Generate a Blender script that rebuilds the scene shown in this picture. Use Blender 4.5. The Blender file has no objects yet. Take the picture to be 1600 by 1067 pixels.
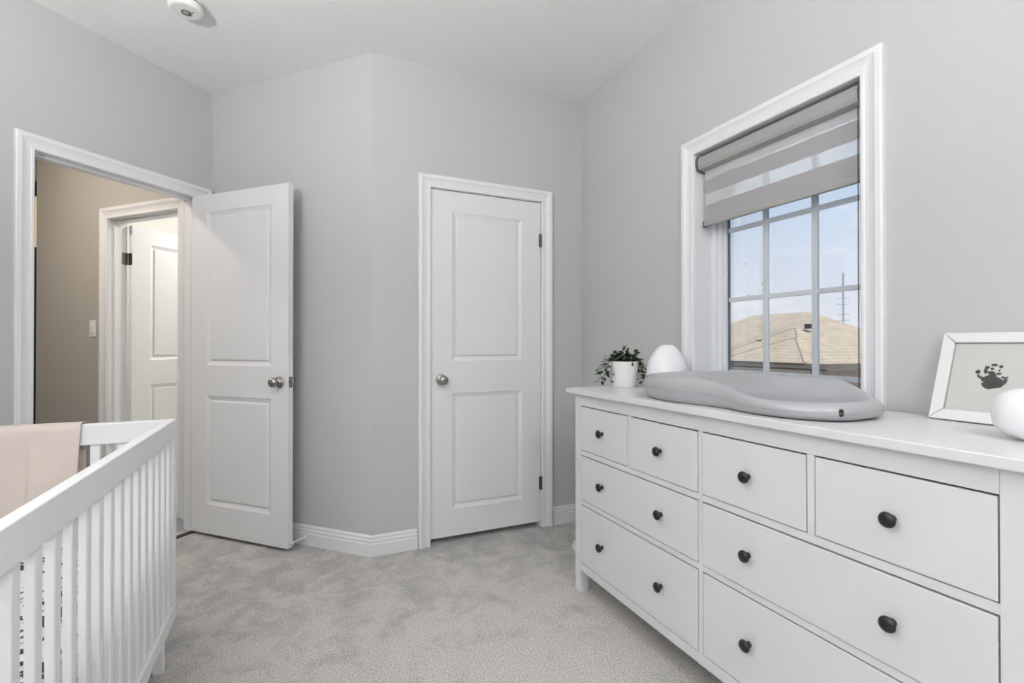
import bpy, bmesh, math, random
from mathutils import Vector, Matrix
R = math.radians
random.seed(7)
scene = bpy.context.scene
C = scene.collection

# ------------------------------------------------------------------ camera
cam_d = bpy.data.cameras.new('camera'); cam = bpy.data.objects.new('camera', cam_d); C.objects.link(cam)
cam_d.sensor_width = 36; cam_d.lens = 756 / 1600 * 36; cam_d.clip_start = .02; cam_d.clip_end = 500
cam.location = (0, 0, 1.15); cam.rotation_euler = (R(90.335), 0, R(-24.25))
scene.camera = cam
scene.view_settings.view_transform = 'Standard'; scene.view_settings.look = 'None'
scene.view_settings.gamma = 1; scene.view_settings.exposure = 0.0
scene.view_settings.use_curve_mapping = False

# ------------------------------------------------------------------ sky
w = bpy.data.worlds.new('sky'); scene.world = w; w.use_nodes = True
nt = w.node_tree; nt.nodes.clear()
def wn(t, **k):
    n = nt.nodes.new(t)
    for a, v in k.items(): setattr(n, a, v)
    return n
tc = wn('ShaderNodeTexCoord'); sep = wn('ShaderNodeSeparateXYZ'); nt.links.new(tc.outputs['Generated'], sep.inputs[0])
ramp = wn('ShaderNodeValToRGB'); nt.links.new(sep.outputs['Z'], ramp.inputs[0])
ce = ramp.color_ramp.elements
ce[0].position = 0.0; ce[0].color = (.84, .87, .93, 1)
ce[1].position = .50; ce[1].color = (.36, .58, .92, 1)
e = ce.new(.12); e.color = (.74, .81, .93, 1)
e = ce.new(.30); e.color = (.55, .71, .92, 1)
mp = wn('ShaderNodeMapping'); mp.inputs['Scale'].default_value = (5, 5, 14); mp.inputs['Location'].default_value = (1.3, .4, .2)
nt.links.new(tc.outputs['Generated'], mp.inputs[0])
nz = wn('ShaderNodeTexNoise'); nz.inputs['Scale'].default_value = 1.0; nz.inputs['Detail'].default_value = 6
nt.links.new(mp.outputs[0], nz.inputs['Vector'])
cr = wn('ShaderNodeValToRGB'); cr.color_ramp.elements[0].position = .56; cr.color_ramp.elements[1].position = .70
nt.links.new(nz.outputs['Fac'], cr.inputs[0])
mx = wn('ShaderNodeMix', data_type='RGBA'); mx.inputs[7].default_value = (.93, .95, .97, 1)
nt.links.new(cr.outputs[0], mx.inputs[0]); nt.links.new(ramp.outputs[0], mx.inputs[6])
bg = wn('ShaderNodeBackground'); bg.inputs[1].default_value = 1.0
nt.links.new(mx.outputs[2], bg.inputs[0])
wo = wn('ShaderNodeOutputWorld'); nt.links.new(bg.outputs[0], wo.inputs[0])

# ------------------------------------------------------------------ sun (behind the house) and a fill light set at the added side window
sl = bpy.data.lights.new('sun', 'SUN'); sl.energy = 4.2; sl.angle = R(1); sl.color = (1, .93, .84)
so = bpy.data.objects.new('sun', sl); C.objects.link(so); so.rotation_euler = (R(38), R(-28), 0)

def area(name, loc, rot, sx, sy, power, col):
    l = bpy.data.lights.new(name, 'AREA'); l.shape = 'RECTANGLE'; l.size = sx; l.size_y = sy; l.energy = power; l.color = col
    o = bpy.data.objects.new(name, l); C.objects.link(o); o.location = loc; o.rotation_euler = rot; return o
area('side_window_fill', (-1.46, -.35, 1.55), (R(90), 0, R(-90)), 1.35, 1.4, 14, (.95, .975, 1))

# ------------------------------------------------------------------ materials
def mat(name, col, rough=.5, metal=0, spec=.5, bump=None, var=None, coat=0):
    m = bpy.data.materials.new(name); m.use_nodes = True; t = m.node_tree; b = t.nodes['Principled BSDF']
    b.inputs['Base Color'].default_value = (*col, 1); b.inputs['Roughness'].default_value = rough
    b.inputs['Metallic'].default_value = metal; b.inputs['Specular IOR Level'].default_value = spec
    b.inputs['Coat Weight'].default_value = coat
    if bump or var:
        tcn = t.nodes.new('ShaderNodeTexCoord')
    if bump:
        s, st, dist = bump
        n = t.nodes.new('ShaderNodeTexNoise'); n.inputs['Scale'].default_value = s; n.inputs['Detail'].default_value = 4
        t.links.new(tcn.outputs['Object'], n.inputs['Vector'])
        bp = t.nodes.new('ShaderNodeBump'); bp.inputs['Strength'].default_value = st; bp.inputs['Distance'].default_value = dist
        t.links.new(n.outputs['Fac'], bp.inputs['Height']); t.links.new(bp.outputs[0], b.inputs['Normal'])
    if var:
        s, amt = var
        n = t.nodes.new('ShaderNodeTexNoise'); n.inputs['Scale'].default_value = s; n.inputs['Detail'].default_value = 3
        t.links.new(tcn.outputs['Object'], n.inputs['Vector'])
        r_ = t.nodes.new('ShaderNodeValToRGB'); r_.color_ramp.elements[0].position = .3; r_.color_ramp.elements[1].position = .7
        r_.color_ramp.elements[0].color = tuple(c * (1 - amt) for c in col) + (1,); r_.color_ramp.elements[1].color = tuple(min(1, c * (1 + amt)) for c in col) + (1,)
        t.links.new(n.outputs['Fac'], r_.inputs[0]); t.links.new(r_.outputs[0], b.inputs['Base Color'])
    return m
WALL = mat('grey_wall_paint', (.545, .548, .548), .6, spec=.25, bump=(180, .08, .001))
CEIL = mat('ceiling_stucco', (.88, .88, .875), .9, spec=.1, bump=(55, .25, .004))
TRIM = mat('white_trim_paint', (.80, .805, .82), .35)
DOORW = mat('white_door_paint', (.78, .785, .80), .38)
HALLW = mat('taupe_hall_paint', (.47, .45, .41), .6, spec=.25)
BATHW = mat('white_bathroom_paint', (.80, .79, .75), .6)
DRW = mat('white_dresser_lacquer', (.72, .72, .73), .32)
CRIBW = mat('white_crib_lacquer', (.86, .865, .88), .35)
BLACK = mat('black_knob_metal', (.012, .012, .014), .35)
DARK = mat('dark_gap', (.015, .015, .015), .8)
NICKEL = mat('brushed_nickel', (.36, .345, .325), .26, 1, bump=(300, .05, .0005))
HINGE = mat('dark_nickel', (.16, .155, .15), .35, 1)
WHITEP = mat('white_plastic', (.82, .82, .81), .4)
LAMPG = mat('white_lamp_glass', (.88, .88, .9), .35)
POT = mat('white_ceramic', (.84, .84, .83), .3)
PAD = mat('grey_changing_pad_foam', (.40, .405, .42), .3, spec=.5, coat=.5)
SOIL = mat('dark_soil', (.03, .022, .015), .9)
LEAF = mat('dark_green_leaf', (.022, .055, .018), .4, var=(60, .6))
STEM = mat('green_stem', (.045, .06, .02), .5)
BLANK = mat('pale_pink_blanket', (.68, .60, .55), .9, spec=.1, bump=(260, .3, .001))
PRINT = mat('off_white_print_paper', (.84, .83, .80), .8)
INK = mat('black_ink', (.02, .018, .016), .7)
PVC = mat('white_window_vinyl', (.78, .79, .82), .4)
GREYBAR = mat('grey_muntin_vinyl', (.60, .64, .68), .45)
GASKET = mat('dark_gasket', (.10, .13, .16), .6)
CASSETTE = mat('grey_blind_cassette', (.36, .355, .345), .55)
CAPM = mat('dark_grey_end_cap', (.10, .10, .10), .5)
BEAD = mat('grey_bead_chain', (.05, .045, .04), .4)
FRAMEW = mat('white_picture_frame', (.74, .74, .735), .35)
HTILE = mat('blue_grey_hall_tile', (.30, .33, .38), .4)
BTILE = mat('cream_bathroom_tile', (.74, .70, .62), .35)
DWOOD = mat('dark_stained_wood', (.035, .03, .02), .5)
THRESH = mat('dark_threshold', (.02, .018, .016), .6)
FASCIA = mat('brown_fascia', (.13, .115, .10), .6)
GRASS = mat('pale_ground', (.36, .34, .29), .9, var=(1, .2))
POLE = mat('weathered_pole', (.30, .32, .36), .8)
VENT = mat('black_roof_vent', (.03, .028, .025), .6)

def emis(name, col, s):
    m = bpy.data.materials.new(name); m.use_nodes = True; b = m.node_tree.nodes['Principled BSDF']
    b.inputs['Base Color'].default_value = (.8, .8, .8, 1); b.inputs['Emission Color'].default_value = (*col, 1); b.inputs['Emission Strength'].default_value = s
    return m
def mk_carpet():
    m = bpy.data.materials.new('grey_carpet_pile'); m.use_nodes = True; t = m.node_tree; b = t.nodes['Principled BSDF']
    b.inputs['Roughness'].default_value = 1; b.inputs['Specular IOR Level'].default_value = .05
    tcn = t.nodes.new('ShaderNodeTexCoord')
    n1 = t.nodes.new('ShaderNodeTexNoise'); n1.inputs['Scale'].default_value = 6.5; n1.inputs['Detail'].default_value = 12; n1.inputs['Roughness'].default_value = .72; n1.inputs['Distortion'].default_value = .35
    n2 = t.nodes.new('ShaderNodeTexNoise'); n2.inputs['Scale'].default_value = 210; n2.inputs['Detail'].default_value = 3
    n3 = t.nodes.new('ShaderNodeTexNoise'); n3.inputs['Scale'].default_value = 70; n3.inputs['Detail'].default_value = 3
    for n in (n1, n2, n3): t.links.new(tcn.outputs['Object'], n.inputs['Vector'])
    r1 = t.nodes.new('ShaderNodeValToRGB'); r1.color_ramp.elements[0].position = .38; r1.color_ramp.elements[1].position = .56
    r1.color_ramp.elements[0].color = (.53, .525, .52, 1); r1.color_ramp.elements[1].color = (.72, .695, .66, 1)
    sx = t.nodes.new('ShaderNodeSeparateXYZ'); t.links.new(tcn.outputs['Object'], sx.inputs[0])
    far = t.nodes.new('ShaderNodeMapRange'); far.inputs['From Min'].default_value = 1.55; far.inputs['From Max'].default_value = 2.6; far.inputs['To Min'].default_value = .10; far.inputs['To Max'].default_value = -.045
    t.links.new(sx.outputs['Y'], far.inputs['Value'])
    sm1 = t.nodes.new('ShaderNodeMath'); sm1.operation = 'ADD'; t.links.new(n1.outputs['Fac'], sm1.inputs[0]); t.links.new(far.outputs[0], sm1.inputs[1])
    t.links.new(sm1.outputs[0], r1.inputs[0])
    r2 = t.nodes.new('ShaderNodeValToRGB'); r2.color_ramp.elements[0].position = .32; r2.color_ramp.elements[1].position = .68
    r2.color_ramp.elements[0].color = (.52, .52, .52, 1); r2.color_ramp.elements[1].color = (1.3, 1.3, 1.3, 1)
    t.links.new(n2.outputs['Fac'], r2.inputs[0])
    mu = t.nodes.new('ShaderNodeMix'); mu.data_type = 'RGBA'; mu.blend_type = 'MULTIPLY'; mu.inputs[0].default_value = 1
    t.links.new(r1.outputs[0], mu.inputs[6]); t.links.new(r2.outputs[0], mu.inputs[7]); t.links.new(mu.outputs[2], b.inputs['Base Color'])
    ad = t.nodes.new('ShaderNodeMath'); ad.operation = 'ADD'; t.links.new(n2.outputs['Fac'], ad.inputs[0]); t.links.new(n3.outputs['Fac'], ad.inputs[1])
    bp = t.nodes.new('ShaderNodeBump'); bp.inputs['Strength'].default_value = .9; bp.inputs['Distance'].default_value = .008
    t.links.new(ad.outputs[0], bp.inputs['Height']); t.links.new(bp.outputs[0], b.inputs['Normal'])
    return m
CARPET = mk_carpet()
def mk_sheet():
    m = bpy.data.materials.new('black_and_white_print_sheet'); m.use_nodes = True; t = m.node_tree; b = t.nodes['Principled BSDF']
    b.inputs['Roughness'].default_value = .9
    tcn = t.nodes.new('ShaderNodeTexCoord'); n = t.nodes.new('ShaderNodeTexNoise'); n.inputs['Scale'].default_value = 24; n.inputs['Detail'].default_value = 2; n.inputs['Distortion'].default_value = 1.4
    t.links.new(tcn.outputs['Object'], n.inputs['Vector'])
    r_ = t.nodes.new('ShaderNodeValToRGB'); r_.color_ramp.interpolation = 'CONSTANT'
    r_.color_ramp.elements[0].color = (.03, .028, .025, 1); r_.color_ramp.elements[1].position = .43; r_.color_ramp.elements[1].color = (.72, .70, .68, 1)
    t.links.new(n.outputs['Fac'], r_.inputs[0]); t.links.new(r_.outputs[0], b.inputs['Base Color'])
    return m
SHEET = mk_sheet()
def mk_roof():
    m = bpy.data.materials.new('tan_asphalt_shingles'); m.use_nodes = True; t = m.node_tree; b = t.nodes['Principled BSDF']; b.inputs['Roughness'].default_value = .95
    b.inputs['Specular IOR Level'].default_value = .1
    tcn = t.nodes.new('ShaderNodeTexCoord'); sp = t.nodes.new('ShaderNodeSeparateXYZ'); t.links.new(tcn.outputs['Object'], sp.inputs[0])
    wv = t.nodes.new('ShaderNodeMath'); wv.operation = 'MULTIPLY'; wv.inputs[1].default_value = 11; t.links.new(sp.outputs['Z'], wv.inputs[0])
    fr = t.nodes.new('ShaderNodeMath'); fr.operation = 'FRACT'; t.links.new(wv.outputs[0], fr.inputs[0])
    n = t.nodes.new('ShaderNodeTexNoise'); n.inputs['Scale'].default_value = 3; n.inputs['Detail'].default_value = 8; t.links.new(tcn.outputs['Object'], n.inputs['Vector'])
    ad = t.nodes.new('ShaderNodeMath'); ad.operation = 'MULTIPLY_ADD'; ad.inputs[1].default_value = .35; t.links.new(fr.outputs[0], ad.inputs[0]); t.links.new(n.outputs['Fac'], ad.inputs[2])
    r_ = t.nodes.new('ShaderNodeValToRGB'); r_.color_ramp.elements[0].position = .35; r_.color_ramp.elements[1].position = .95
    r_.color_ramp.elements[0].color = (.36, .30, .225, 1); r_.color_ramp.elements[1].color = (.50, .43, .34, 1)
    t.links.new(ad.outputs[0], r_.inputs[0]); t.links.new(r_.outputs[0], b.inputs['Base Color'])
    return m
ROOF = mk_roof()
def mk_brick():
    m = bpy.data.materials.new('pinkish_brick'); m.use_nodes = True; t = m.node_tree; b = t.nodes['Principled BSDF']; b.inputs['Roughness'].default_value = .9
    tcn = t.nodes.new('ShaderNodeTexCoord'); mpn = t.nodes.new('ShaderNodeMapping'); mpn.inputs['Rotation'].default_value = (R(90), 0, R(90))
    t.links.new(tcn.outputs['Object'], mpn.inputs[0])
    br = t.nodes.new('ShaderNodeTexBrick'); br.inputs['Scale'].default_value = 4; br.inputs['Color1'].default_value = (.42, .30, .24, 1); br.inputs['Color2'].default_value = (.52, .40, .33, 1); br.inputs['Mortar'].default_value = (.6, .57, .52, 1)
    t.links.new(mpn.outputs[0], br.inputs['Vector']); t.links.new(br.outputs['Color'], b.inputs['Base Color'])
    return m
BRICK = mk_brick()
def mk_glass():
    m = bpy.data.materials.new('clear_glass'); m.use_nodes = True; t = m.node_tree; t.nodes.clear()
    o = t.nodes.new('ShaderNodeOutputMaterial'); tr = t.nodes.new('ShaderNodeBsdfTransparent'); g = t.nodes.new('ShaderNodeBsdfGlossy'); g.inputs['Roughness'].default_value = .02
    f = t.nodes.new('ShaderNodeFresnel'); f.inputs['IOR'].default_value = 1.45; mi = t.nodes.new('ShaderNodeMixShader')
    t.links.new(f.outputs[0], mi.inputs[0]); t.links.new(tr.outputs[0], mi.inputs[1]); t.links.new(g.outputs[0], mi.inputs[2]); t.links.new(mi.outputs[0], o.inputs[0])
    return m
GLASS = mk_glass()
def mk_fabric(name, col, transp, transl):
    m = bpy.data.materials.new(name); m.use_nodes = True; t = m.node_tree; t.nodes.clear()
    o = t.nodes.new('ShaderNodeOutputMaterial'); d = t.nodes.new('ShaderNodeBsdfDiffuse'); d.inputs[0].default_value = (*col, 1)
    tl = t.nodes.new('ShaderNodeBsdfTranslucent'); tl.inputs[0].default_value = (*col, 1); tr = t.nodes.new('ShaderNodeBsdfTransparent')
    a = t.nodes.new('ShaderNodeMixShader'); a.inputs[0].default_value = transl; t.links.new(d.outputs[0], a.inputs[1]); t.links.new(tl.outputs[0], a.inputs[2])
    b = t.nodes.new('ShaderNodeMixShader'); b.inputs[0].default_value = transp; t.links.new(a.outputs[0], b.inputs[1]); t.links.new(tr.outputs[0], b.inputs[2])
    t.links.new(b.outputs[0], o.inputs[0]); return m
SHEER = mk_fabric('sheer_blind_mesh', (.96, .96, .95), .55, .35)
OPAQ = mk_fabric('grey_blind_fabric', (.47, .46, .47), .0, .2)

# ------------------------------------------------------------------ helpers
class MB:
    def __init__(s, T=None): s.bm = bmesh.new(); s.T = T or Matrix()
    def box(s, a, b, T=None):
        T = s.T @ T if T else s.T
        x0, y0, z0 = a; x1, y1, z1 = b
        v = [s.bm.verts.new(T @ Vector(p)) for p in ((x0,y0,z0),(x1,y0,z0),(x1,y1,z0),(x0,y1,z0),(x0,y0,z1),(x1,y0,z1),(x1,y1,z1),(x0,y1,z1))]
        for f in ((0,3,2,1),(4,5,6,7),(0,1,5,4),(1,2,6,5),(2,3,7,6),(3,0,4,7)): s.bm.faces.new([v[i] for i in f])
        return s
    def poly(s, pts, T=None):
        T = s.T @ T if T else s.T
        s.bm.faces.new([s.bm.verts.new(T @ Vector(p)) for p in pts]); return s
    def rings(s, rings, close=True, cap0=False, cap1=False, T=None):
        T = s.T @ T if T else s.T
        vs = [[s.bm.verts.new(T @ Vector(p)) for p in r] for r in rings]
        n = len(vs[0])
        for a, b in zip(vs, vs[1:]):
            for i in range(n if close else n - 1):
                j = (i + 1) % n
                s.bm.faces.new((a[i], a[j], b[j], b[i]))
        if cap0: s.bm.faces.new(vs[0][::-1])
        if cap1: s.bm.faces.new(vs[-1])
        return s
    def lathe(s, prof, T=None, seg=32, cap=True):
        rs = [[(r * math.cos(2*math.pi*i/seg), r * math.sin(2*math.pi*i/seg), z) for i in range(seg)] for r, z in prof]
        return s.rings(rs, True, cap, cap, T)
    def tube(s, pts, r, seg=8):
        pts = [Vector(p) for p in pts]; rs = []
        for i, p in enumerate(pts):
            d = (pts[min(i+1, len(pts)-1)] - pts[max(i-1, 0)]).normalized()
            a = d.orthogonal().normalized(); b = d.cross(a)
            if rs:   # keep frames aligned
                a = (pa - d * pa.dot(d)).normalized(); b = d.cross(a)
            pa = a; rr = r[i] if isinstance(r, (list, tuple)) else r
            rs.append([tuple(p + a*rr*math.cos(2*math.pi*k/seg) + b*rr*math.sin(2*math.pi*k/seg)) for k in range(seg)])
        return s.rings(rs, True, True, True)
    def build(s, name, m, parent=None, smooth=False, bevel=0, seg=2, kind=None, subsurf=0, keep=False):
        bmesh.ops.recalc_face_normals(s.bm, faces=s.bm.faces) if not keep else None
        me = bpy.data.meshes.new(name); s.bm.to_mesh(me); s.bm.free()
        me.materials.append(m)
        if smooth:
            for p in me.polygons: p.use_smooth = True
        o = bpy.data.objects.new(name, me); C.objects.link(o)
        if parent:
            o.parent = parent
        if bevel:
            md = o.modifiers.new('bevel', 'BEVEL'); md.width = bevel; md.segments = seg; md.limit_method = 'ANGLE'; md.angle_limit = R(40)
            md.harden_normals = False
        if subsurf:
            md = o.modifiers.new('sub', 'SUBSURF'); md.levels = subsurf; md.render_levels = subsurf
        if kind: o['kind'] = kind
        return o
def thing(name, label, cat, loc=(0,0,0), rotz=0, group=None):
    o = bpy.data.objects.new(name, None); C.objects.link(o); o.location = loc; o.rotation_euler = (0,0,rotz); o.empty_display_size = .05
    o['label'] = label; o['category'] = cat
    if group: o['group'] = group
    return o
def holder(name, loc=(0,0,0)):
    o = bpy.data.objects.new(name, None); C.objects.link(o); o.location = loc; o.empty_display_size = .05; o['kind'] = 'structure'; return o
def tag(o, label, cat, group=None):
    o['label'] = label; o['category'] = cat
    if group: o['group'] = group
    return o
def basis(o, u, n):           # local x = u along the wall, y = n into the room, z up
    u = Vector(u).normalized(); n = Vector(n).normalized(); z = Vector((0,0,1))
    return Matrix(((u.x, n.x, z.x, o[0]), (u.y, n.y, z.y, o[1]), (u.z, n.z, z.z, o[2]), (0,0,0,1)))
CASP = [(0,.0),(0,.010),(.004,.013),(.012,.013),(.016,.010),(.030,.012),(.044,.017),(.050,.021),(.066,.021),(.071,.017),(.071,0)]
def casing(mb, T, u0, u1, z0, z1, four=False, prof=CASP):
    rs = []
    def ring(u, z, su, sz): return [(u + su*w, n, z + sz*w) for w, n in prof]
    if four:
        rs = [ring(u0,z0,-1,-1), ring(u0,z1,-1,1), ring(u1,z1,1,1), ring(u1,z0,1,-1), ring(u0,z0,-1,-1)]
        mb.rings(rs, True, False, False, T)
    else:
        rs = [ring(u0,z0,-1,0), ring(u0,z1,-1,1), ring(u1,z1,1,1), ring(u1,z0,1,0)]
        mb.rings(rs, True, True, True, T)
    return mb
def wall_pieces(mb, T, u0, u1, z0, z1, th, holes):    # holes sorted by u: (a,b,za,zb)
    u = u0
    for a, b, za, zb in holes:
        mb.box((u,-th,z0),(a,0,z1),T)
        if za > z0: mb.box((a,-th,z0),(b,0,za),T)
        if zb < z1: mb.box((a,-th,zb),(b,0,z1),T)
        u = b
    mb.box((u,-th,z0),(u1,0,z1),T)
    return mb

H = 2.743; XR = 1.727; YB = 2.717
s2 = math.sqrt(.5)
A0 = (-.476, 3.578, 0); c1 = (.385, YB, 0)
TB = basis((c1[0], YB, 0), (1,0,0), (0,-1,0))             # closet wall, u from the outside corner
TR = basis((XR, 0, 0), (0,1,0), (-1,0,0))                 # right wall, u = world y
TA = basis(c1, (-s2, s2, 0), (-s2, -s2, 0))               # wall behind the open door, u from the outside corner
TL = basis(A0, (-s2, -s2, 0), (s2, -s2, 0))               # doorway wall, u from the inside corner
LA = math.hypot(A0[0]-c1[0], A0[1]-c1[1])

# ------------------------------------------------------------------ room shell
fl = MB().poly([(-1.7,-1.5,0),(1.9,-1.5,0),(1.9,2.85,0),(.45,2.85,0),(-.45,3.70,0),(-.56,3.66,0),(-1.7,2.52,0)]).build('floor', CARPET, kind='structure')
MB().box((-4.5,-1.5,H),(2.0,7.5,H+.1)).build('ceiling', CEIL, kind='structure')
m = MB(); wall_pieces(m, TB, 0, XR-c1[0]+.1, 0, H, .10, [(.312,1.054,0,2.062)]); m.build('wall_closet', WALL, kind='structure')
m = MB(); wall_pieces(m, TR, -1.3, YB+.1, 0, H, .20, [(.980,1.738,.688,2.057)]); m.build('wall_right', WALL, kind='structure')
m = MB(); m.box((0,-.1,0),(LA+.05,0,H),TA); m.build('wall_back', WALL, kind='structure')
m = MB(); wall_pieces(m, TL, -.05, 1.50, 0, H, .12, [(.075,.896,0,2.064)]); m.build('wall_left', WALL, kind='structure')
xl = A0[0]-1.5*s2; yl = A0[1]-1.5*s2
TW = basis((xl,0,0), (0,1,0), (1,0,0))
m = MB(); wall_pieces(m, TW, -1.4, yl+.05, 0, H, .12, [(-1.05,.35,.84,2.28)]); m.build('wall_crib_side', WALL, kind='structure')
TK = basis((0,-1.3,0), (1,0,0), (0,1,0))
m = MB(); m.box((xl-.1,-.12,0),(XR+.2,0,H),TK); m.build('wall_rear', WALL, kind='structure')
# closet box behind the closet door
m = MB(); m.box((.50,2.817,0),(.52,3.4,H)); m.box((1.95,2.817,0),(1.97,3.4,H)); m.box((.5,3.4,0),(1.97,3.42,H)); m.build('wall_closet_inside', DARK, kind='structure')

# second window, added out of view to carry the side fill light
wr = holder('added_window', (xl,-.35,1.5))
def kid(o, p):      # parent while keeping the mesh where it is
    o.parent = p; o.matrix_parent_inverse = Matrix.Translation(-Vector(p.location)); return o
m = MB(); casing(m, TW, -1.05, .35, .84, 2.28, True); kid(m.build('window_casing', TRIM), wr)
m = MB()
for a, b in (((-1.05,-.09,.84),(-1.0,-.04,2.28)),((.30,-.09,.84),(.35,-.04,2.28)),((-1.05,-.09,.84),(.35,-.04,.89)),((-1.05,-.09,2.23),(.35,-.04,2.28)),((-.38,-.09,.84),(-.32,-.04,2.28))): m.box(a, b, TW)
kid(m.build('window_frame', PVC), wr)
m = MB(); m.box((-1.0,-.07,.89),(.3,-.064,2.23),TW); kid(m.build('glass', GLASS), wr)

# baseboards
BP = [(0,0),(.017,0),(.017,.066),(.012,.069),(.0105,.073),(.0145,.077),(.0145,.084),(.012,.088),(.0075,.090),(.0070,.095),(.0105,.098),(.0100,.104),(.004,.111),(0,.111)]
def baseboard(name, pts, outs):       # pts: floor points, outs: offset vector of unit depth at each point
    rs = [[(p[0]+o[0]*d, p[1]+o[1]*d, z) for d, z in BP] for p, o in zip(pts, outs)]
    MB().rings(rs, True, True, True).build(name, TRIM, kind='structure')
def at(T, u): v = T @ Vector((u,0,0)); return (v.x, v.y)
nA = (-s2,-s2); nB = (0,-1); nL = (s2,-s2); nR = (-1,0)
k = math.tan(R(22.5))
mit = (nB[0] - k*1, nB[1])          # outside mitre between the two walls
baseboard('baseboard_back', [at(TA, LA-.0), at(TA,0), at(TB,.251)], [(nA[0],nA[1]), mit, nB])
baseboard('baseboard_closet', [at(TB,1.122), (XR,YB)], [nB, (-1,-1)])
baseboard('baseboard_right', [(XR,YB), (XR,-1.3)], [(-1,-1), nR])
baseboard('baseboard_left', [at(TL,.956), at(TL,1.5), (xl,-1.3)], [nL, (1,-k), (1,0)])

# ------------------------------------------------------------------ panelled door leaf (local: x width, y thickness 0..t, z up)
def door_leaf(mb, W, Hh, t, T, panels):
    def side(y, sgn):
        # front skin with moulded panels
        xs = sorted({0, W} | {p[0] for p in panels} | {p[1] for p in panels})
        zs = sorted({0, Hh} | {p[2] for p in panels} | {p[3] for p in panels})
        for i in range(len(xs)-1):
            for j in range(len(zs)-1):
                q = (xs[i], xs[i+1], zs[j], zs[j+1])
                if any(abs(q[0]-p[0])<1e-6 and abs(q[1]-p[1])<1e-6 and abs(q[2]-p[2])<1e-6 for p in panels): continue
                mb.poly([(q[0],y,q[2]),(q[1],y,q[2]),(q[1],y,q[3]),(q[0],y,q[3])],T)
        for x0,x1,z0,z1 in panels:
            R_ = []
            for ins, dep in ((0,0),(.003,.0025),(.022,.010),(.029,.0115),(.032,.0040),(.037,.0025)):
                yy = y + sgn*dep
                R_.append([(x0+ins,yy,z0+ins),(x1-ins,yy,z0+ins),(x1-ins,yy,z1-ins),(x0+ins,yy,z1-ins)])
            mb.rings(R_, True, False, True, T)
    side(0, 1); side(t, -1)
    mb.poly([(0,0,0),(0,t,0),(0,t,Hh),(0,0,Hh)],T); mb.poly([(W,0,0),(W,t,0),(W,t,Hh),(W,0,Hh)],T)
    mb.poly([(0,0,0),(W,0,0),(W,t,0),(0,t,0)],T); mb.poly([(0,0,Hh),(W,0,Hh),(W,t,Hh),(0,t,Hh)],T)
    bmesh.ops.remove_doubles(mb.bm, verts=mb.bm.verts, dist=1e-5)
def knob_mesh(T):      # T: local z axis points out of the door
    m = MB(T)
    m.lathe([(.001,0),(.030,0),(.032,.002),(.031,.007),(.026,.010),(.013,.011),(.011,.020),(.013,.028),(.022,.034),(.0275,.044),(.0265,.054),(.020,.062),(.010,.0655),(.001,.066)], seg=36)
    return m
def out_matrix(o, n):  # z axis along n
    n = Vector(n).normalized(); a = Vector((0,0,1)); b = a.cross(n).normalized()
    return Matrix(((b.x,a.x,n.x,o[0]),(b.y,a.y,n.y,o[1]),(b.z,a.z,n.z,o[2]),(0,0,0,1)))

# closet door
d1 = holder('door_1', (.712, YB, 0))
m = MB(); casing(m, TB, .326, 1.044, 0, 2.050); kid(m.build('door_casing', TRIM), d1)
m = MB(); m.box((.312,-.10,0),(.325,0,2.062),TB); m.box((1.041,-.10,0),(1.054,0,2.062),TB); m.box((.312,-.10,2.049),(1.054,0,2.062),TB)
m.box((.325,-.10,0),(.337,-.045,2.05),TB); m.box((1.029,-.10,0),(1.041,-.045,2.05),TB); m.box((.325,-.10,2.035),(1.041,-.045,2.05),TB)
kid(m.build('door_jamb', TRIM), d1)
DL = basis((c1[0]+.328, YB+.004, .033), (1,0,0), (0,1,0))
m = MB(); door_leaf(m, .710, 2.012, .035, DL, [(.130,.580,.155,.832),(.130,.580,1.020,1.890)])
kid(m.build('door_leaf', DOORW, smooth=False), d1)
kid(knob_mesh(out_matrix((.778, YB+.004, .945),(0,-1,0))).build('door_knob', NICKEL, smooth=True), d1)
for z in (.235, 1.765):
    m = MB(); m.lathe([(.001,0),(.0065,0),(.0065,.082),(.001,.082)], Matrix.Translation((1.4255, YB-.006, z)), 12); m.box((1.412,YB-.001,z),(1.424,YB+.003,z+.082)); kid(m.build('hinge', HINGE), d1)
m = MB(); m.box((.7085,YB-.004,.915),(.7125,YB+.004,.975)); kid(m.build('latch_plate', NICKEL), d1)

# doorway (bedroom door frame) and its open leaf
d2 = holder('door_2', A0)
m = MB(); casing(m, TL, .085, .886, 0, 2.050); kid(m.build('door_casing', TRIM), d2)
m = MB(); 
m.box((.075,-.12,0),(.088,0,2.064),TL); m.box((.883,-.12,0),(.896,0,2.064),TL); m.box((.075,-.12,2.05),(.896,0,2.064),TL)
m.box((.088,-.085,0),(.100,-.045,2.05),TL); m.box((.871,-.085,0),(.883,-.045,2.05),TL); m.box((.088,-.085,2.038),(.883,-.045,2.05),TL)
kid(m.build('door_jamb', TRIM), d2)
m = MB(); casing(m, basis(tuple(TL @ Vector((0,-.12,0))), (-s2,-s2,0), (-s2,s2,0)), .085, .886, 0, 2.050, prof=[(w_, -n_) if False else (w_, n_) for w_, n_ in CASP]); kid(m.build('hall_side_casing', TRIM), d2)
m = MB(); m.box((.878,-.043,.905),(.8835,-.012,.962),TL); kid(m.build('strike_plate', NICKEL), d2)
m = MB(); m.box((.088,-.035,0),(.883,.0,.006),TL); kid(m.build('threshold', THRESH), d2)
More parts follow.
